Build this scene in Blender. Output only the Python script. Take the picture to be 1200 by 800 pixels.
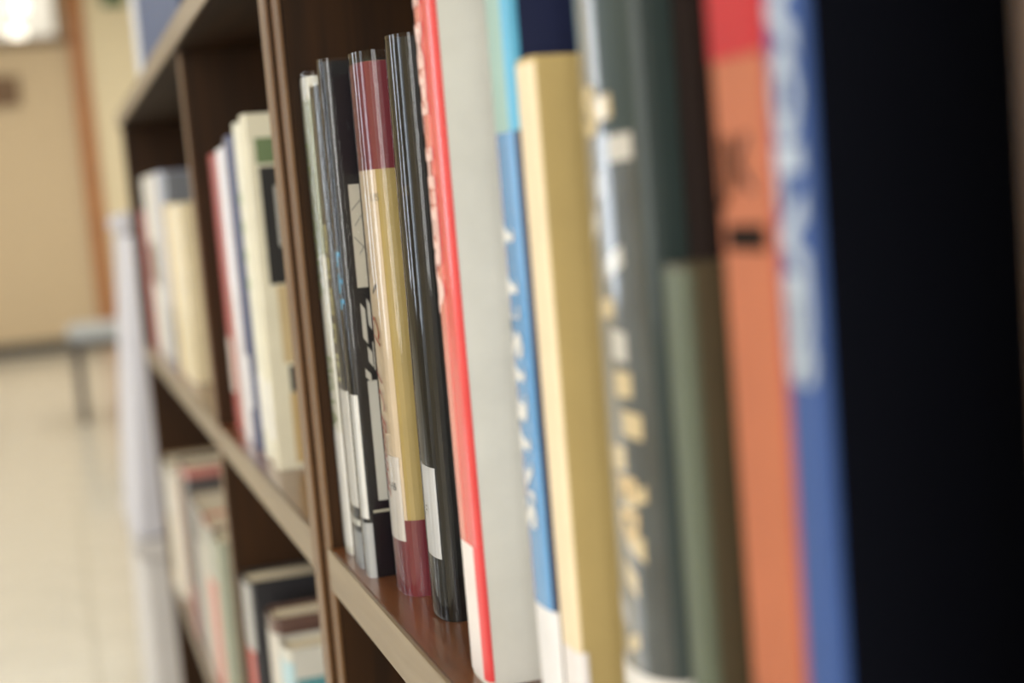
import bpy, bmesh, math, random
from mathutils import Vector, Matrix
random.seed(7)
for o in list(bpy.data.objects): bpy.data.objects.remove(o)
sc = bpy.context.scene
COL = sc.collection
EYE = 0.90                      # camera height above the floor

# ------------------------------------------------------------------ camera
F_PX = 1700.0
cam_d = bpy.data.cameras.new('camera'); cam = bpy.data.objects.new('camera', cam_d); COL.objects.link(cam)
cam_d.sensor_width = 36.0; cam_d.sensor_fit = 'HORIZONTAL'; cam_d.lens = F_PX/1200*36.0
ay = Vector((-545.0/F_PX, 128.0/F_PX, -1.0)).normalized()      # the aisle's direction seen from the camera
th = math.atan(.084)                                           # camera roll
az = Vector((-math.sin(th), math.cos(th), 0.0)); az.z = -(az.x*ay.x+az.y*ay.y)/ay.z; az.normalize()
ax = ay.cross(az)
R = Matrix((ax, ay, az))
cam.matrix_world = Matrix.Translation((0, 0, EYE)) @ R.to_4x4()
cam_d.clip_start = .01; cam_d.clip_end = 60
cam_d.dof.use_dof = True
cam_d.dof.focus_distance = 0.595
cam_d.dof.aperture_fstop = 5.2
cam_d.dof.aperture_blades = 0
sc.camera = cam

# ------------------------------------------------------------------ world, exposure, daylight
w = bpy.data.worlds.new('world'); sc.world = w; w.use_nodes = True
w.node_tree.nodes['Background'].inputs[0].default_value = (.75, .85, 1, 1)
w.node_tree.nodes['Background'].inputs[1].default_value = 1.0
sc.view_settings.view_transform = 'Standard'; sc.view_settings.look = 'None'
sc.view_settings.gamma = 1; sc.view_settings.use_curve_mapping = False
sc.view_settings.exposure = -0.87

def area(name, loc, rot, sx, sy, power, col):
    l = bpy.data.lights.new(name, 'AREA'); l.shape = 'RECTANGLE'; l.size = sx; l.size_y = sy
    l.energy = power; l.color = col
    o = bpy.data.objects.new(name, l); COL.objects.link(o); o.location = loc; o.rotation_euler = rot
    return o
WINDOWS = [(1.6, 1.0, 70), (4.2, 1.0, 85), (7.0, 1.2, 85)]     # window centre y, width, in the wall across the aisle
WALL_L, WALL_R, WALL_F, WALL_B, CEIL = -3.6, 2.6, 11.37, -3.2, 2.8
for wy, ww, we in WINDOWS:
    area('daylight', (WALL_L-.06, wy, 1.375), (0, -math.pi/2, 0), 1.95, ww, we, (.80, .89, 1.0))
ADDED_WIN = (-1.5, 1.8)                                         # unseen window added behind the camera to light facing covers: centre x, width
area('daylight', (ADDED_WIN[0], WALL_B-.06, 1.375), (math.pi/2, 0, 0), ADDED_WIN[1], 1.95, 180, (.98, .97, .95))  # added fill for the covers that face the camera
LAMPS = [(-.9, -1.5), (-1.7, -.6), (-1.7, 2.4), (-1.7, 5.4), (-1.2, 9.0), (.9, 2.4), (.9, 5.4), (.9, 9.0)]  # first lamp added behind the camera to brighten the covers facing it
for lx, ly in LAMPS:
    area('ceiling_light_glow', (lx, ly, CEIL-.075), (0, 0, 0), .5, 1.1, 44 if ly > 8 else 24, (1.0, .95, .87))

# ------------------------------------------------------------------ materials
def lin(c):
    return tuple(((v/255)/12.92 if v/255 <= .04045 else ((v/255+.055)/1.055)**2.4) for v in c) + (1,)
_m = {}
def mat(rgb, rough=.5, coat=0.0, wear=.06, bump=0.0, metal=0.0, emit=0.0, scale=40.0):
    k = (rgb, rough, coat, wear, bump, metal, emit, scale)
    if k in _m: return _m[k]
    m = bpy.data.materials.new('surface'); m.use_nodes = True; nt = m.node_tree; b = nt.nodes['Principled BSDF']
    c = lin(rgb)
    tc = nt.nodes.new('ShaderNodeTexCoord'); nz = nt.nodes.new('ShaderNodeTexNoise')
    nz.inputs['Scale'].default_value = scale; nz.inputs['Detail'].default_value = 4
    nt.links.new(tc.outputs['Object'], nz.inputs['Vector'])
    rp = nt.nodes.new('ShaderNodeValToRGB')
    rp.color_ramp.elements[0].position = .3; rp.color_ramp.elements[1].position = .7
    rp.color_ramp.elements[0].color = tuple(max(0, v*(1-wear)) for v in c[:3])+(1,)
    rp.color_ramp.elements[1].color = tuple(min(1, v*(1+wear)) for v in c[:3])+(1,)
    nt.links.new(nz.outputs['Fac'], rp.inputs['Fac']); nt.links.new(rp.outputs['Color'], b.inputs['Base Color'])
    b.inputs['Roughness'].default_value = rough; b.inputs['Metallic'].default_value = metal
    b.inputs['Coat Weight'].default_value = coat; b.inputs['Coat Roughness'].default_value = .08
    if rough > .8: b.inputs['Specular IOR Level'].default_value = .12
    if bump:
        bp = nt.nodes.new('ShaderNodeBump'); bp.inputs['Strength'].default_value = bump; bp.inputs['Distance'].default_value = .001
        nt.links.new(nz.outputs['Fac'], bp.inputs['Height']); nt.links.new(bp.outputs['Normal'], b.inputs['Normal'])
    if emit:
        b.inputs['Emission Color'].default_value = c; b.inputs['Emission Strength'].default_value = emit
    _m[k] = m; return m

def wood(dark, light, axis, rough=.42, coat=.15):
    k = ('wood', dark, light, axis, rough)
    if k in _m: return _m[k]
    m = bpy.data.materials.new('wood_grain'); m.use_nodes = True; nt = m.node_tree; b = nt.nodes['Principled BSDF']
    tc = nt.nodes.new('ShaderNodeTexCoord'); mp = nt.nodes.new('ShaderNodeMapping')
    s = [90, 90, 90]; s['XYZ'.index(axis)] = 5; mp.inputs['Scale'].default_value = s
    nz = nt.nodes.new('ShaderNodeTexNoise'); nz.inputs['Scale'].default_value = 1; nz.inputs['Detail'].default_value = 6
    nz.inputs['Distortion'].default_value = .6
    rp = nt.nodes.new('ShaderNodeValToRGB'); rp.color_ramp.elements[0].position = .32; rp.color_ramp.elements[1].position = .7
    rp.color_ramp.elements[0].color = lin(dark); rp.color_ramp.elements[1].color = lin(light)
    nt.links.new(tc.outputs['Object'], mp.inputs['Vector']); nt.links.new(mp.outputs['Vector'], nz.inputs['Vector'])
    nt.links.new(nz.outputs['Fac'], rp.inputs['Fac']); nt.links.new(rp.outputs['Color'], b.inputs['Base Color'])
    b.inputs['Roughness'].default_value = rough; b.inputs['Coat Weight'].default_value = coat; b.inputs['Coat Roughness'].default_value = .2
    if coat == 0: b.inputs['Specular IOR Level'].default_value = .2
    bp = nt.nodes.new('ShaderNodeBump'); bp.inputs['Strength'].default_value = .12; bp.inputs['Distance'].default_value = .001
    nt.links.new(nz.outputs['Fac'], bp.inputs['Height']); nt.links.new(bp.outputs['Normal'], b.inputs['Normal'])
    _m[k] = m; return m

def clear_plastic(strength=.55):
    k = ('plastic', strength)
    if k in _m: return _m[k]
    m = bpy.data.materials.new('clear_plastic_film'); m.use_nodes = True; nt = m.node_tree
    for n in list(nt.nodes): nt.nodes.remove(n)
    out = nt.nodes.new('ShaderNodeOutputMaterial'); mx = nt.nodes.new('ShaderNodeMixShader')
    tr = nt.nodes.new('ShaderNodeBsdfTransparent'); gl = nt.nodes.new('ShaderNodeBsdfGlossy'); gl.inputs['Roughness'].default_value = .04
    tr.inputs['Color'].default_value = (.97, .97, .97, 1)
    fr = nt.nodes.new('ShaderNodeFresnel'); fr.inputs['IOR'].default_value = 1.38
    tc = nt.nodes.new('ShaderNodeTexCoord'); mp = nt.nodes.new('ShaderNodeMapping'); mp.inputs['Scale'].default_value = (70, 70, 3)
    nz = nt.nodes.new('ShaderNodeTexNoise'); nz.inputs['Scale'].default_value = 1; nz.inputs['Detail'].default_value = 3
    bp = nt.nodes.new('ShaderNodeBump'); bp.inputs['Strength'].default_value = strength; bp.inputs['Distance'].default_value = .0012
    nt.links.new(tc.outputs['Object'], mp.inputs['Vector']); nt.links.new(mp.outputs['Vector'], nz.inputs['Vector'])
    nt.links.new(nz.outputs['Fac'], bp.inputs['Height'])
    nt.links.new(bp.outputs['Normal'], gl.inputs['Normal']); nt.links.new(bp.outputs['Normal'], fr.inputs['Normal'])
    nt.links.new(fr.outputs['Fac'], mx.inputs['Fac']); nt.links.new(tr.outputs['BSDF'], mx.inputs[1]); nt.links.new(gl.outputs['BSDF'], mx.inputs[2])
    nt.links.new(mx.outputs['Shader'], out.inputs['Surface'])
    _m[k] = m; return m

# ------------------------------------------------------------------ object helpers
def link(name, verts, faces, material, parent=None, smooth=False, loc=None):
    me = bpy.data.meshes.new(name); me.from_pydata(verts, [], faces); me.update()
    bm = bmesh.new(); bm.from_mesh(me); bmesh.ops.recalc_face_normals(bm, faces=bm.faces); bm.to_mesh(me); bm.free()
    me.materials.append(material)
    if smooth: me.polygons.foreach_set('use_smooth', [True]*len(me.polygons))
    o = bpy.data.objects.new(name, me); COL.objects.link(o)
    if parent: o.parent = parent
    if loc: o.location = loc
    return o
def tag(o, label, cat, group=None, kind=None):
    if label: o['label'] = label
    if cat: o['category'] = cat
    if group: o['group'] = group
    if kind: o['kind'] = kind
    return o
def empty(name, loc, rot=(0, 0, 0)):
    o = bpy.data.objects.new(name, None); COL.objects.link(o); o.location = loc; o.rotation_euler = rot
    o.empty_display_size = .05
    return o
def box(name, lo, hi, material, parent=None, bevel=0.0, segs=2):
    """box between two corners; its origin sits at the corner lo"""
    d = [hi[i]-lo[i] for i in range(3)]
    bm = bmesh.new(); bmesh.ops.create_cube(bm, size=1)
    for v in bm.verts: v.co = Vector(((v.co.x+.5)*d[0], (v.co.y+.5)*d[1], (v.co.z+.5)*d[2]))
    if bevel: bmesh.ops.bevel(bm, geom=list(bm.edges), offset=bevel, segments=segs, affect='EDGES', clamp_overlap=True)
    me = bpy.data.meshes.new(name); bm.to_mesh(me); bm.free(); me.materials.append(material)
    o = bpy.data.objects.new(name, me); COL.objects.link(o); o.location = lo
    if parent: o.parent = parent
    return o
def struct(o): o['kind'] = 'structure'; return o

# ------------------------------------------------------------------ the room
M_wall = mat((232, 219, 188), .8, wear=.03, bump=.05, scale=60)
M_ceil = mat((235, 232, 222), .9, wear=.03)
M_tan = mat((205, 184, 152), .6, wear=.02)
M_grout = mat((176, 166, 146), .8)
floor = struct(box('floor', (WALL_L, WALL_B, -.08), (WALL_R, WALL_F+.1, -.003), M_grout))
tile_m = mat((214, 209, 197), .22, coat=.25, wear=.07, scale=5)
tile_me = None
for i in range(8):                                                     # floor tiles, 30 cm
    for j in range(30):
        x, y = -1.2+.3*i, 2.3+.3*j
        if tile_me is None:
            t = box('tile', (x+.002, y+.002, -.003), (x+.298, y+.298, 0), tile_m, floor, .0012, 1); tile_me = t.data
        else:
            t = bpy.data.objects.new('tile', tile_me); COL.objects.link(t); t.parent = floor; t.location = (x+.002, y+.002, -.003)
        t.location = Vector(t.location)-Vector(floor.location)
def slab(lo, hi):
    o = box('tile_field', lo, hi, tile_m, floor); o.location = Vector(o.location)-Vector(floor.location); o['kind'] = 'stuff'
slab((WALL_L, WALL_B, -.003), (WALL_R, 2.298, 0)); slab((WALL_L, 2.302, -.003), (-1.202, WALL_F, 0)); slab((1.202, 2.302, -.003), (WALL_R, WALL_F, 0))
struct(box('ceiling', (WALL_L, WALL_B, CEIL), (WALL_R, WALL_F+.1, CEIL+.1), M_ceil))
struct(box('wall_right', (WALL_R, WALL_B, 0), (WALL_R+.1, WALL_F+.1, CEIL), M_wall))
wb = struct(empty('wall_back', (0, WALL_B-.1, 0)))
bx0, bx1 = ADDED_WIN[0]-ADDED_WIN[1]/2, ADDED_WIN[0]+ADDED_WIN[1]/2
for xa, xb, za, zb in ((WALL_L, WALL_R, 0, .4), (WALL_L, WALL_R, 2.35, CEIL), (WALL_L, bx0, .4, 2.35), (bx1, WALL_R, .4, 2.35)):
    box('wall_panel', (xa, 0, za), (xb, .1, zb), M_wall, wb)
wl = struct(empty('wall_left', (WALL_L-.1, 0, 0)))
def wl_piece(y0, y1, z0, z1):
    o = box('wall_panel', (0, y0, z0), (.1, y1, z1), M_wall, wl)
wl_piece(WALL_B, WALL_F+.1, 0, .4); wl_piece(WALL_B, WALL_F+.1, 2.35, CEIL)
ys = [WALL_B]+[v for wy, ww, we in WINDOWS for v in (wy-ww/2, wy+ww/2)]+[WALL_F+.1]
for a, b in zip(ys[0::2], ys[1::2]): wl_piece(a, b, .4, 2.35)
M_alu = mat((230, 230, 228), .4)
for n, (wy, ww, we) in enumerate(WINDOWS):
    wn = struct(empty('window_%d' % (n+2), (WALL_L, wy, .4)))
    for nm, lo, hi in (('window_frame', (-.05, -ww/2, 0), (.02, -ww/2+.05, 1.95)), ('window_frame', (-.05, ww/2-.05, 0), (.02, ww/2, 1.95)),
                       ('window_frame', (-.05, -ww/2+.05, 1.9), (.02, ww/2-.05, 1.95)), ('window_sill', (-.05, -ww/2+.05, 0), (.08, ww/2-.05, .04)),
                       ('mullion', (-.04, -.02, .04), (.01, .02, 1.9))):
        box(nm, lo, hi, M_alu, wn)
wn = struct(empty('window_%d' % (len(WINDOWS)+2), (ADDED_WIN[0], WALL_B, .4))); ww = ADDED_WIN[1]  # frame of the added window, out of view behind the camera
for nm, lo, hi in (('window_frame', (-ww/2, -.05, 0), (-ww/2+.05, .02, 1.95)), ('window_frame', (ww/2-.05, -.05, 0), (ww/2, .02, 1.95)),
                   ('window_frame', (-ww/2+.05, -.05, 1.9), (ww/2-.05, .02, 1.95)), ('window_sill', (-ww/2+.05, -.05, 0), (ww/2-.05, .08, .04)), ('mullion', (-.02, -.04, .04), (.02, .01, 1.9))):
    box(nm, lo, hi, M_alu, wn)
# far wall: wall pieces around a door with a transom over it
DX0, DX1, DZ = -1.35, .31, 2.27
struct(box('wall_far', (DX1+.12, WALL_F, 0), (WALL_R, WALL_F+.1, CEIL), M_wall))
struct(box('wall_far', (WALL_L, WALL_F, 0), (DX0-.12, WALL_F+.1, CEIL), M_wall))
door = struct(empty('door_1', (DX0, WALL_F, 0)))
M_orange = wood((150, 92, 44), (186, 122, 66), 'Z'); M_header = mat((118, 92, 64), .5)
W = DX1-DX0
box('door_leaf', (0, .03, .1), (W, .08, DZ), M_tan, door)
box('kick_plate', (0, .015, .005), (W, .08, .1), mat((78, 72, 62), .5), door)
box('door_casing', (W, -.03, 0), (W+.12, .1, CEIL-.001), M_orange, door, .006)
box('door_casing', (-.12, -.03, 0), (0, .1, CEIL-.001), M_orange, door, .006)
box('door_header', (0, -.02, DZ), (W, .1, DZ+.06), M_header, door, .004)
tag(box('door_sign', (DX0+1.05, WALL_F-.005, 1.84), (DX0+1.27, WALL_F+.031, 2.06), mat((112, 84, 56), .5), None, .004),
    'small brown square sign on the tan door', 'sign')
win = struct(empty('window_1', (DX0, WALL_F, DZ+.06)))
TH = CEIL-DZ-.06
M_frame = mat((150, 130, 104), .5)
box('window_frame', (W-.09, .0, 0), (W, .06, TH), M_frame, win, .004); box('window_frame', (0, .0, 0), (.09, .06, TH), M_frame, win, .004)
box('window_frame', (.09, 0, TH-.04), (W-.09, .06, TH), M_frame, win, .004)
gm = bpy.data.materials.new('window_glass'); gm.use_nodes = True
gb = gm.node_tree.nodes['Principled BSDF']; gb.inputs['Transmission Weight'].default_value = 1; gb.inputs['Roughness'].default_value = .12; gb.inputs['IOR'].default_value = 1.1
box('pane', (.09, .025, 0), (W-.09, .031, TH-.04), gm, win)
# hallway behind the transom, with two globe lamps
M_hall = mat((240, 236, 226), .8)
struct(box('wall_hallway', (DX0-.3, WALL_F+1.5, 0), (DX1+.6, WALL_F+1.6, CEIL+.3), M_hall))
for n, (hx, hy, hz) in enumerate(((-.02, WALL_F+.75, 2.66), (-.05, WALL_F+.45, 2.42))):
    lp = empty('globe_lamp', (hx, hy, hz))
    bm = bmesh.new(); bmesh.ops.create_uvsphere(bm, u_segments=20, v_segments=12, radius=.06)
    me = bpy.data.meshes.new('globe'); bm.to_mesh(me); bm.free(); me.materials.append(mat((255, 248, 230), .3, emit=5))
    g = bpy.data.objects.new('globe', me); COL.objects.link(g); g.parent = lp
    box('rod', (-.008, -.008, .07), (.008, .008, CEIL+.25-hz), M_frame, lp)
    tag(lp, ('higher' if n == 0 else 'lower')+' glowing globe lamp behind the glass above the door', 'lamp', 'globe lamps in the hallway')
hl = area('hallway_glow', (-.4, WALL_F+.8, CEIL+.28), (0, 0, 0), 1.4, 1.0, 40, (1, .95, .86))
struct(box('ceiling_hallway', (DX0-.3, WALL_F+.1, CEIL+.3), (DX1+.6, WALL_F+1.6, CEIL+.36), M_hall))
struct(box('baseboard_far', (DX1+.12, WALL_F-.015, 0), (WALL_R, WALL_F, .1), mat((78, 72, 62), .5)))
for lx, ly in LAMPS:
    lf = empty('ceiling_light', (lx, ly, CEIL))
    tag(lf, 'rectangular white ceiling light fixture hanging over the room', 'light', 'ceiling lights')
    box('frame', (-.28, -.58, -.06), (.28, .58, 0), M_alu, lf)
    box('diffuser', (-.25, -.55, -.07), (.25, .55, -.06), mat((255, 246, 226), .5, emit=1.5), lf)

# ------------------------------------------------------------------ bookcases
FX = .118                       # front plane of the shelves
BACK = .395
ZT, ZTu = EYE+.158, EYE+.138    # top panel
ZM, ZL, ZB = EYE-.172, EYE-.503, .066
SH = .021
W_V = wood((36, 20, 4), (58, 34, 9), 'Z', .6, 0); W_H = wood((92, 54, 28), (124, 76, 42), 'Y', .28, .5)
W_T = wood((34, 19, 5), (54, 32, 10), 'Y', .6, 0)  # top, upright and back wood darkened: bay shade put into the colour
W_E = wood((122, 104, 80), (142, 124, 98), 'Y'); W_EV = wood((92, 63, 32), (116, 82, 46), 'Z'); W_B = wood((34, 20, 8), (48, 29, 12), 'Z', .7, 0)  # edge woods lighter: window light on the front edges put into the colour
def bookcase(name, y0, y1, dividers, label, frontx):
    """y0 near end, y1 far end"""
    r = empty(name, (0, (y0+y1)/2, 0)); oy = (y0+y1)/2; t = .02
    def b(n, lo, hi, m, par=r, bev=.0012):
        o = box(n, (lo[0], lo[1]-oy, lo[2]), (hi[0], hi[1]-oy, hi[2]), m, None, bev)
        if par is not r: o.parent = par; o.location = Vector(o.location)-Vector(par.location)
        else: o.parent = r
        return o
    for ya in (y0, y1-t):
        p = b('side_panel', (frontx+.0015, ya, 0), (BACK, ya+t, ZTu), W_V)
        b('lit_edge', (frontx, ya, 0), (frontx+.0015, ya+t, ZTu), W_EV, p, 0)
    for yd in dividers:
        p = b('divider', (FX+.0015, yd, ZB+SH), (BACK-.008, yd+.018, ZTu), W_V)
        b('lit_edge', (FX, yd, ZB+SH), (FX+.0015, yd+.018, ZTu), W_EV, p, 0)
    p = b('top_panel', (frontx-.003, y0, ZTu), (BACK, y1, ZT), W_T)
    b('lit_edge', (frontx-.0045, y0, ZTu), (frontx-.003, y1, ZT), W_E, p, 0)
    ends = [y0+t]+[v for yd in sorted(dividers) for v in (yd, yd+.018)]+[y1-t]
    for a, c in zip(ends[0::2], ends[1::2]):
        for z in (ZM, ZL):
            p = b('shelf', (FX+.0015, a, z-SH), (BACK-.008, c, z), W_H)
            b('lit_edge', (FX, a, z-SH), (FX+.0015, c, z), W_E, p, 0)
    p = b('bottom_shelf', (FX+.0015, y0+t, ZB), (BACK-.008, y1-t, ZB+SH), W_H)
    b('lit_edge', (FX, y0+t, ZB), (FX+.0015, y1-t, ZB+SH), W_E, p, 0)
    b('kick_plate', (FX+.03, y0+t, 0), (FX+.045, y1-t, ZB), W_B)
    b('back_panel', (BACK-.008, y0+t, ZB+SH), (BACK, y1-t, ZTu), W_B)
    tag(r, label, 'bookcase')
bookcase('bookcase', .136, .744, [], 'brown wooden bookcase holding the sharp cream and black library books', .1195)
bookcase('bookcase', .7445, 2.16, [1.222], 'long brown bookcase with two bays, standing past the double upright', .1165)

# ------------------------------------------------------------------ books
PAGES = mat((226, 214, 188), .85, wear=.08, scale=120)
def profile(t, r, depth, n, N=14):
    pts = [(depth, t/2)]
    for i in range(N+1):
        a = math.pi/2-math.pi*i/N
        s, c = math.sin(a), max(0, math.cos(a))
        y = t/2*math.copysign(abs(s)**(2/n), s); x = r-r*(c**(2/n))
        pts.append((x, y))
    pts.append((depth, -t/2))
    return pts
def offset(pts, d):
    out = []
    for i, p in enumerate(pts):
        a = pts[max(0, i-1)]; b = pts[min(len(pts)-1, i+1)]
        tx, ty = b[0]-a[0], b[1]-a[1]; L = math.hypot(tx, ty) or 1
        out.append((p[0]+ty/L*d, p[1]-tx/L*d))
    return out
class Book:
    def __init__(s, name, label, yfar, t, x, z, h, cover, depth=.15, r=.006, n=3.0, board=.0022, coat=.5, rough=.4, lean=0, group=None, inset=.003, yaw=0, wear=.06):
        s.t, s.h, s.depth = t, h, depth
        s.root = empty(name, (x, yfar-t/2, z), (math.radians(lean), 0, math.radians(yaw)))
        tag(s.root, label, 'book', group)
        s.pts = profile(t, r, depth, n)
        s.cov = mat(cover, rough, coat, wear)
        outer = s.pts; inner = offset(s.pts, -board)
        inner[0] = (depth, t/2-board); inner[-1] = (depth, -t/2+board)
        k = len(outer); V = []; Fc = []
        for zz in (0, h):
            V += [(p[0], p[1], zz) for p in outer]+[(p[0], p[1], zz) for p in inner]
        for i in range(k-1):
            Fc += [(i, i+1, 2*k+i+1, 2*k+i), (k+i, 3*k+i, 3*k+i+1, k+i+1), (i, k+i, k+i+1, i+1), (2*k+i, 2*k+i+1, 3*k+i+1, 3*k+i)]
        Fc += [(0, 2*k, 3*k, k), (k-1, 2*k-1, 4*k-1, 3*k-1)]
        c = link('cover', V, Fc, s.cov, s.root)
        s.cover = c
        # pages
        pt = t/2-board-.0001; zi = inset
        rr = max(board+.0006, r*.55)
        V = [(x_, y_, z_) for z_ in (zi, h-zi) for (x_, y_) in ((rr, pt*.86), (rr-.001, 0), (rr, -pt*.86), (depth-inset-.001, -pt), (depth-inset-.001, pt))]
        link('pages', V, [(0, 1, 2, 3, 4), (9, 8, 7, 6, 5)]+[(i, (i+1) % 5, 5+(i+1) % 5, 5+i) for i in range(5)], PAGES, s.root)
        # arc length table from the far cover
        s.arc = [0]
        for a, b in zip(s.pts, s.pts[1:]): s.arc.append(s.arc[-1]+math.hypot(b[0]-a[0], b[1]-a[1]))
        s.s0, s.s1 = s.arc[1], s.arc[-2]            # spine range
    def S(s, u):                                     # u -1..1 across the spine; beyond 1: metres*10 on the near cover
        if u > 1: return s.s1+(u-1)*.1
        if u < -1: return s.s0+(u+1)*.1
        return s.s0+(u+1)/2*(s.s1-s.s0)
    def at(s, sv, d):
        sv = min(max(sv, 1e-6), s.arc[-1]-1e-6)
        for i in range(len(s.arc)-1):
            if s.arc[i+1] >= sv: break
        f = (sv-s.arc[i])/(s.arc[i+1]-s.arc[i]); a, b = s.pts[i], s.pts[i+1]
        tx, ty = b[0]-a[0], b[1]-a[1]; L = math.hypot(tx, ty)
        return (a[0]+tx*f+ty/L*d, a[1]+ty*f-tx/L*d)
    def patch(s, name, u0, u1, z0, z1, rgb, d=.0003, rough=.45, coat=.4, label=None, material=None, slant=0, wear=.05):
        a, b = s.S(u0), s.S(u1)
        cs = sorted([a, b]+[q for q in s.arc if a < q < b])
        V = []; 
        for q in cs:
            f = (q-a)/(b-a)
            for dd in (d, .00005):
                x, y = s.at(q, dd)
                V += [(x, y, z0+slant*f), (x, y, z1+slant*f)]
        Fc = []; k = len(cs)
        for i in range(k-1):
            A, B = 4*i, 4*(i+1)
            Fc += [(A, B, B+1, A+1), (A+1, B+1, B+3, A+3), (A, A+2, B+2, B)]
        Fc += [(0, 1, 3, 2), (4*k-4, 4*k-2, 4*k-1, 4*k-3)]
        o = link(name, V, Fc, material or mat(rgb, rough, coat, wear), s.root)
        if label: o['label'] = label
        return o
    def text(s, body, u, z, size, rgb, vertical=True, shear=0, d=.0006, name='title_lettering', stretch=1.0, bold=0.0, rough=.5):
        cu = bpy.data.curves.new('t', 'FONT'); cu.body = body; cu.size = size; cu.shear = shear; cu.resolution_u = 2; cu.offset = bold
        cu.align_y = 'CENTER'; cu.align_x = 'LEFT' if vertical else 'CENTER'
        to = bpy.data.objects.new('t', cu); COL.objects.link(to)
        bpy.context.view_layer.update()
        me = bpy.data.meshes.new_from_object(to); bpy.data.objects.remove(to)
        c0 = s.S(u)
        for v in me.vertices:
            tx, ty = v.co.x*stretch, v.co.y
            if vertical: sv, zz = c0+ty, z-tx
            else: sv, zz = c0+tx, z+ty
            x, y = s.at(sv, d); v.co = (x, y, zz)
        me.materials.clear(); me.materials.append(mat(rgb, rough, .2))
        o = bpy.data.objects.new(name, me); COL.objects.link(o); o.parent = s.root
        return o
    def jacket(s, over=.002, strength=.5, d=.0009):
        pts = offset(s.pts, d); pts = pts[1:-1]; L = s.depth*.97
        pts = [(L, pts[0][1])]+pts+[(L, pts[-1][1])]
        k = len(pts); V = [(p[0], p[1], zz) for zz in (.0005, s.h+over) for p in pts]
        o = link('plastic_jacket', V, [(i, i+1, k+i+1, k+i) for i in range(k-1)], clear_plastic(strength), s.root, True)
        o['label'] = 'clear glossy plastic jacket'
        return o
WHITE = (236, 234, 230)
G1 = 'library books on the near middle shelf'
# --- the sharp ones, from the upright towards the camera
b = Book('library_book', 'thin white book with green lettering against the upright', .7215, .021, .1258, ZM, .236, (224, 222, 212), coat=.1, group=G1)
b.patch('cover_panel', -.7, 1.2, .15, .225, (176, 180, 160)); b.text('NEL VANDA', -.05, .205, .014, (120, 140, 70)); b.text('MG LA', .1, .10, .012, (128, 150, 92))
b.patch('spine_label', -.6, .9, .004, .062, WHITE); b.jacket()
b = Book('library_book', 'grey book with cream block lettering and white label beside thin white book', .692, .024, .1252, ZM, .229, (74, 74, 76), coat=.1, group=G1)
b.text('ERBUELD IN', -.25, .165, .014, (214, 210, 160), bold=.0006); b.patch('spine_label', -.5, .9, .030, .086, WHITE); b.patch('spine_band', -.9, 1.1, .0, .018, (168, 172, 178))
b.patch('cover_panel', -.9, -.2, .17, .224, (150, 156, 140)); b.patch('spine_band', -.9, 1.1, .021, .024, (226, 226, 220), d=.0005); b.jacket(.001, .4)
b = Book('library_book', 'black book with cyan title letters and white tree picture on its cover', .6645, .0125, .1252, ZM, .2375, (16, 16, 22), coat=.1, rough=.3, group=G1, n=3, r=.004)
b.text('In de b', .05, .152, .0095, (84, 190, 235), bold=.0006)
b.patch('spine_label', -.35, .75, .028, .086, (238, 238, 236)); b.patch('spine_foot', -.9, .9, .0, .026, (188, 190, 192))
b.patch('cover_picture', 1.025, 1.24, .135, .182, (206, 200, 184)); b.patch('cover_picture', 1.03, 1.26, .036, .092, (204, 202, 192)); b.patch('cover_rule', 1.0, 1.28, .0305, .0318, (196, 192, 170))
for (u0, u1, z0, z1) in ((1.03, 1.05, .112, .128), (1.06, 1.075, .118, .130), (1.045, 1.065, .101, .108), (1.07, 1.10, .097, .110), (1.025, 1.05, .094, .098)):
    b.patch('tree_gap', u0, u1, z0, z1, (206, 202, 190), slant=-.003)
for (u0, u1, z0, z1, sl) in ((1.03, 1.09, .170, .1706, .006), (1.04, 1.1, .163, .1636, .008), (1.03, 1.08, .158, .1586, -.006), (1.05, 1.12, .150, .1506, .010)):
    b.patch('branch', u0, u1, z0, z1, (120, 118, 112), d=.0005, slant=sl)
b.jacket(.0015, .35)
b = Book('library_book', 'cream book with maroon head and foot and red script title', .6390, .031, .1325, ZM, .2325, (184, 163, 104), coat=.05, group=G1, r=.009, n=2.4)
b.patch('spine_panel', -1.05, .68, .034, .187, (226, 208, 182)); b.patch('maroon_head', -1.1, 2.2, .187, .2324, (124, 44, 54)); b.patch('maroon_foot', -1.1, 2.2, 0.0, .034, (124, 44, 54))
b.text('Cl', .05, .126, .013, (178, 74, 54), shear=.5, d=.0008); b.text('J C Bennet', -.02, .100, .0125, (186, 92, 78), shear=.5, d=.0008)
b.patch('ink_flourish', .1, .35, .1335, .1350, (84, 78, 84), d=.0006, slant=.003); b.patch('ink_flourish', -.15, .0, .140, .152, (190, 178, 164), d=.0005, slant=.003)
b.text('US', .6, .175, .0045, (150, 140, 120), vertical=False)
b.patch('spine_label', -.45, .6, .0245, .062, (232, 226, 220), d=.0006); b.text('H6', .3, .0485, .005, (90, 90, 90), vertical=False, d=.0009, name='label_lettering')
b.jacket(.0045, .3)
b = Book('library_book', 'black glossy book with white label and faint orange mark', .589, .027, .1368, ZM+.00034, .236, (14, 13, 14), coat=.05, lean=1.4, rough=.3, group=G1, r=.007, n=2.4)
b.patch('spine_label', -.45, .6, .026, .064, (238, 238, 240)); b.text('F', .0, .045, .006, (110, 110, 112), vertical=False, d=.0008, name='label_lettering')
b.text('US', .35, .176, .0055, (150, 138, 118), vertical=False); b.text('R', .35, .158, .005, (96, 92, 84), vertical=False); b.text('N', .35, .142, .005, (96, 92, 84), vertical=False)
b.patch('cover_picture', 1.02, 1.3, .135, .225, (50, 40, 32)); b.patch('orange_mark', 1.03, 1.3, .128, .135, (150, 62, 36), d=.0005)
b.jacket(.0015, .35)
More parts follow.
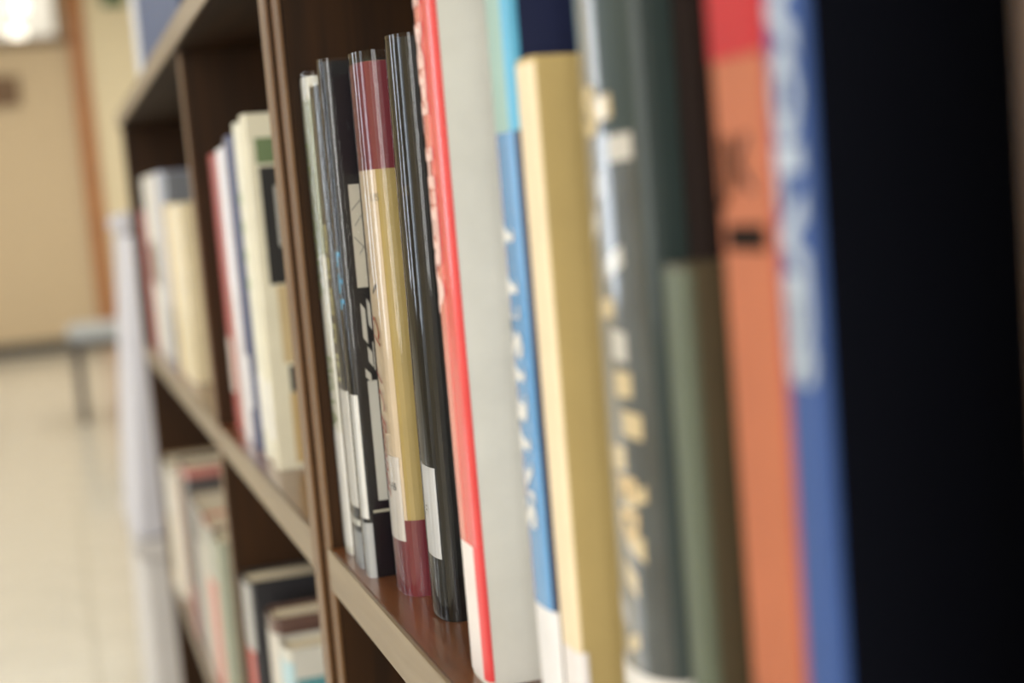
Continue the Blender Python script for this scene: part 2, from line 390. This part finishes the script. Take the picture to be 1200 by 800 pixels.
# --- the soft ones nearer
b = Book('library_book', 'tall book with red spine and pale grey cover', .501, .023, .1300, ZM, .272, (226, 225, 216), coat=.3, group=G1, r=.0025, n=4, depth=.17)
b.patch('red_spine', -.95, .98, .050, .27, (222, 62, 66), d=.0003, coat=.8, rough=.25); b.patch('spine_label', -.7, .5, .002, .05, (238, 230, 228), d=.0005); b.patch('red_edge', .5, .98, .002, .05, (222, 62, 66))
b.patch('pink_spine', -.95, -.05, .050, .27, (226, 124, 116), d=.0005, coat=.8, rough=.25)
b.text('TE MPL HIERA', -.45, .262, .013, (238, 198, 190), bold=.0008, stretch=1.6, d=.0008)
b = Book('library_book', 'blue book with white title letters and dark navy cover', .4245, .021, .1315, ZM, .268, (28, 34, 66), coat=.5, group=G1, r=.003, depth=.17)
b.patch('blue_spine', -1.15, .75, .046, .19, (72, 146, 206), coat=.8, rough=.25); b.patch('teal_spine', -1.15, .55, .19, .266, (150, 186, 180)); b.patch('cyan_edge', .55, 1.01, .19, .266, (84, 168, 206))
b.text('A ALSARANS', -.35, .165, .0165, (226, 226, 224), bold=.001); b.patch('spine_label', -.5, .9, .003, .046, (232, 230, 232))
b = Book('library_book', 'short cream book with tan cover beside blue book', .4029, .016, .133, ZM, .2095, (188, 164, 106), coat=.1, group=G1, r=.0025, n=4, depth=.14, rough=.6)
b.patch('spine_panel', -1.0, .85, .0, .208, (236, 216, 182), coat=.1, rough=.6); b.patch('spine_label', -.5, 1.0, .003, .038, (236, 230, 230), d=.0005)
b = Book('library_book', 'tall dark green book with silvery grey patterned spine', .362, .034, .1335, ZM, .275, (40, 54, 52), coat=.1, rough=.55, group=G1, r=.010, n=2.2, depth=.17)
b.patch('silver_spine', -1.0, .25, .036, .272, (98, 96, 88), coat=1, rough=.3, wear=.35); b.patch('grey_spine', .25, .75, .036, .185, (58, 64, 66), coat=1, rough=.3, wear=.35)
for i in range(15):                                    # gold and pale foliage ornament down the spine
    uu = -.35+.85*random.random(); zz = .05+.0098*i; g = random.choice(((196, 176, 136), (188, 184, 176), (170, 170, 172)))
    b.patch('ornament', uu, uu+.22+.2*random.random(), zz, zz+.004+.004*random.random(), g, d=.0005, slant=random.uniform(-.004, .004), coat=.9)
b.text('S', .0, .190, .016, (206, 184, 136), vertical=False, bold=.0008, d=.0007); b.text('E D', .2, .098, .011, (206, 180, 136), bold=.0006, d=.0007)
b.patch('spine_label', -.6, 1.0, .002, .046, (226, 222, 218), d=.0006)
b = Book('library_book', 'tall dark brown book standing behind small olive book', .3255, .016, .1465, ZM, .27, (30, 20, 17), coat=.0, rough=.85, group=G1, depth=.15)
b = Book('library_book', 'small olive book with grey green spine before dark brown book', .307, .009, .1325, ZM, .153, (78, 70, 52), coat=.1, group=G1, r=.004, depth=.11)
b.patch('green_spine', -1.0, 1.0, 0, .152, (86, 95, 78), coat=.1)
b.patch('cover_stripe', 1.05, 1.6, .04, .044, (74, 66, 50)); b.patch('cover_stripe', 1.05, 1.6, .075, .079, (74, 66, 50), slant=.01)
b = Book('library_book', 'orange book with red head and black marks on spine', .275, .0245, .1325, ZM, .262, (178, 101, 66), coat=.0, rough=.65, group=G1, r=.003, n=5, depth=.15)
b.patch('red_head', -1.02, 1.1, .195, .261, (176, 22, 26), coat=.0, rough=.65); b.patch('red_edge', .8, 1.05, .0, .195, (172, 66, 54))
b.patch('red_rule', -1.0, 1.05, .215, .219, (160, 24, 28), d=.0005); b.patch('black_mark', -.55, .62, .1568, .1618, (30, 22, 18), coat=0, rough=.9); b.text('JK', -.1, .1735, .0165, (60, 38, 28), vertical=False, rough=.9)
b.text('R', .3, .052, .009, (54, 34, 26), vertical=False); b.text('P', -.3, .062, .008, (140, 76, 54), vertical=False)
b = Book('library_book', 'slim royal blue book with white title beside orange book', .2495, .013, .1325, ZM, .268, (4, 6, 16), coat=.0, rough=.85, group=G1, r=.003, n=5, depth=.17)
b.patch('blue_spine', -1.1, .9, .0, .267, (46, 78, 140), coat=.0, rough=.6); b.text('THE SVOLVES', 0, .264, .0115, (162, 174, 190), bold=.0008, stretch=1.9)

G2 = 'library books in the long bookcase middle bay'
# --- second bay, upper row
def row(y, specs, z, group):
    for sp in specs:
        label, t, h, rgb, x = sp[:5]; kw = sp[5] if len(sp) > 5 else {}
        gap = kw.pop('gap', .0008); extra = kw.pop('parts', ())
        bk = Book('library_book', label, y, t, x, z, h, rgb, group=group, **kw)
        for p in extra: bk.patch(*p)
        y -= t+gap
    return y
y = row(1.214, [
  ('coral red book with cream label beside the bay divider', .036, .223, (176, 74, 66), .131, dict(parts=[('spine_label', -.6, .6, .03, .075, (226, 208, 196))])),
  ('dull red book between coral red and white books', .028, .221, (168, 84, 78), .131, {}),
  ('plain white book between dull red and lavender books', .030, .224, (222, 216, 216), .130, {}),
  ('lavender grey book between white and navy books', .022, .225, (196, 196, 212), .131, {}),
  ('thick navy book with white foot label', .034, .230, (34, 48, 96), .130, dict(parts=[('spine_label', -.6, .5, .03, .07, (222, 222, 226))])),
  ('thin navy book next to white green book', .018, .222, (42, 56, 104), .133, {}),
  ('slim white book with pale green marks on spine', .020, .236, (226, 224, 208), .131, dict(parts=[('green_mark', -.4, .4, .12+.02*i, .128+.02*i, (150, 168, 120)) for i in range(4)]+[('spine_label', -.6, .6, .02, .06, WHITE)])),
], ZM, G2)
b = Book('library_book', 'white book with dark photograph on its facing cover', .991, .024, .130, ZM, .238, (226, 220, 196), coat=.3, group=G2, depth=.16, r=.002, n=5)
b.patch('green_panel', 1.04, 1.5, .205, .222, (104, 124, 84)); b.patch('cover_photo', 1.05, 1.5, .125, .203, (30, 28, 24)); b.patch('photo_inset', 1.14, 1.5, .150, .190, (196, 194, 186), d=.0006)
b.patch('tan_panel', 1.09, 1.55, .072, .124, (200, 178, 134)); b.patch('black_panel', 1.12, 1.55, .052, .070, (34, 30, 26)); b.patch('tan_panel', 1.11, 1.55, .004, .0515, (192, 164, 112)); b.patch('spine_label', -.6, .8, .02, .06, WHITE)
# --- far bay, upper row
G3 = 'library books in the long bookcase far bay'
row(2.138, [
  ('red book standing at the far end of the upper shelf', .05, .19, (170, 52, 44), .127, {}),
  ('dark brown book behind the white books in the far bay', .04, .18, (84, 66, 52), .13, {}),
  ('tall white book with grey band next to dark brown book', .06, .234, (226, 222, 214), .128, dict(parts=[('grey_band', -.9, .9, .095, .145, (120, 112, 104))])),
  ('second tall white book with brown band in the far bay', .05, .231, (220, 216, 208), .129, dict(parts=[('brown_band', -.9, .9, .09, .15, (132, 116, 102))])),
  ('light grey book between the white books and blue grey ones', .05, .233, (200, 198, 196), .130, dict(parts=[('brown_band', -.9, .9, .09, .14, (104, 92, 84))])),
  ('off-white tall book right before the blue grey book', .055, .232, (214, 210, 204), .129, dict(gap=.02)),
  ('blue grey book with dark foot in the far bay', .045, .232, (152, 156, 176), .130, dict(parts=[('dark_foot', -1, 1, 0, .07, (74, 88, 122))])),
  ('slate grey book behind yellow edged cream book', .04, .228, (110, 114, 122), .131, {}),
  ('yellow book with gold spine beside cream books', .035, .192, (214, 176, 84), .129, {}),
  ('cream book standing against the yellow book', .05, .190, (226, 212, 176), .129, {}),
  ('cream book between two other cream books', .045, .189, (228, 214, 182), .130, {}),
  ('last cream book in the far bay towards the divider', .04, .191, (222, 206, 168), .130, {}),
], ZM, G3)
# --- lower rows
G4 = 'books on the long bookcase lower shelf'
row(1.212, [
  ('grey black book with white and red spine under the navy books', .045, .208, (36, 36, 40), .121, dict(parts=[('spine_panel', -1, .9, .15, .206, (178, 176, 172)), ('red_spine', -.8, .8, .0, .15, (196, 82, 72))], gap=.05)),
  ('brown covered book with white spine on the lower shelf', .04, .200, (98, 70, 60), .128, dict(parts=[('spine_panel', -1, 1, .0, .188, (206, 200, 190)), ('orange_picture', -.7, .7, .08, .13, (190, 110, 70))], gap=.02)),
  ('pale blue book with teal band and dark picture on cover', .04, .192, (214, 212, 202), .128, dict(parts=[('blue_spine', -1, 1, 0, .183, (176, 206, 214)), ('teal_band', 1.01, 2.0, .160, .170, (84, 148, 156)), ('cover_picture', 1.1, 2.0, .11, .145, (70, 72, 92))])),
], ZL, G4)
row(2.138, [
  ('tan book at the far end of the lower shelf', .05, .170, (178, 150, 112), .122, {}),
  ('white book with yellow foot on the lower shelf', .06, .172, (222, 216, 202), .118, dict(parts=[('yellow_foot', -.9, .5, .0, .10, (206, 164, 62))])),
  ('plain white tall book on the lower shelf', .07, .172, (224, 218, 206), .119, {}),
  ('brown book between white and black books on the lower shelf', .05, .168, (146, 112, 88), .124, dict(gap=.08)),
  ('thick black book with pink head and red foot', .085, .212, (62, 58, 60), .122, dict(parts=[('pink_head', -1, 1.5, .199, .211, (186, 116, 108)), ('red_foot', -.6, .6, .0, .06, (170, 66, 70))])),
  ('mid grey book beside the thick black book', .075, .184, (126, 120, 116), .124, {}),
  ('pale grey book with dark printed head on lower shelf', .085, .186, (196, 190, 178), .123, dict(parts=[('dark_print', -.6, .6, .15, .18, (74, 70, 62))])),
  ('coral spined book with grey head on lower shelf', .08, .188, (198, 96, 82), .123, dict(parts=[('grey_head', -1, 1.3, .13, .187, (170, 168, 156))])),
  ('greenish grey book nearest the divider on lower shelf', .07, .186, (150, 154, 134), .124, {}),
], ZL, G4)

# ------------------------------------------------------------------ things around
# blue box file and its white neighbour on top of the bookcase
def box_file(y0, y1, x0, x1, h, rgb, spine, label):
    r = empty('box_file', (x0, (y0+y1)/2, ZT)); W2 = (y1-y0)/2; D = x1-x0
    m = mat(rgb, .5, .1)
    box('case', (0.002, -W2, 0), (D, W2, h), m, r, .003); box('spine_cover', (0, -W2+.002, .002), (.002, W2-.002, h-.002), mat(spine, .5), r, .0008)
    tag(r, label, 'box file')
box_file(1.22, 1.69, .122, .30, .33, (36, 58, 100), (40, 64, 108), 'blue box file standing on top of the long bookcase')
box_file(1.70, 1.79, .122, .30, .31, (206, 206, 210), (214, 214, 218), 'white box file beside the blue box file')
tag(box('wall_sign', (.58, WALL_F-.03, 2.53), (.74, WALL_F-.001, 2.68), mat((40, 92, 52), .5), None, .004), 'small green sign high on the cream wall', 'sign')

# two white storage boxes stacked beyond the far end
def tub(z0, h, xb, xt, depth, label, rgb):
    y0, y1 = 2.27, 2.72
    r = empty('storage_box', (xt, (y0+y1)/2, z0)); hy = (y1-y0)/2
    m = mat(rgb, .45, .1, wear=.03)
    hb = h-.03
    def ring(z, x0, x1, iy): return [(x0, -iy, z), (x1, -iy, z), (x1, iy, z), (x0, iy, z)]
    V = ring(0, xb-xt, xb-xt+depth, hy-.012)+ring(hb, .006, depth, hy-.006)
    bo = link('body', V, [(0, 1, 2, 3), (4, 5, 6, 7)]+[(i, (i+1) % 4, 4+(i+1) % 4, 4+i) for i in range(4)], m, r)
    bv = bo.modifiers.new('bevel', 'BEVEL'); bv.width = .012; bv.segments = 3
    box('lid', (-.002, -hy, hb), (depth+.004, hy, h), m, r, .006)
    box('handle_grip', (.10, -hy-.006, hb-.09), (.24, -hy+.014, hb-.06), mat((190, 188, 192), .5), r, .004)
    tag(r, label, 'storage box')
tub(0, .415, .078, .076, .40, 'lower white storage box on the floor past the bookcase', (208, 204, 202))
tub(.415, .505, .078, .108, .38, 'upper white storage box stacked past the bookcase end', (204, 203, 212))

# padded bench near the far door
bn = empty('bench', (.04, 7.0, 0))
tag(bn, 'grey padded bench with dark legs by the far door', 'bench')
box('seat_cushion', (0, 0, .385), (1.1, .42, .445), mat((176, 180, 184), .6, wear=.06), bn, .015, 3)
box('apron', (.015, .015, .345), (1.085, .405, .385), mat((64, 58, 56), .5), bn, .003)
for lx in (.015, 1.045):
    for ly in (.015, .365):
        box('leg', (lx, ly, 0), (lx+.04, ly+.04, .345), mat((58, 50, 50), .5), bn, .003)
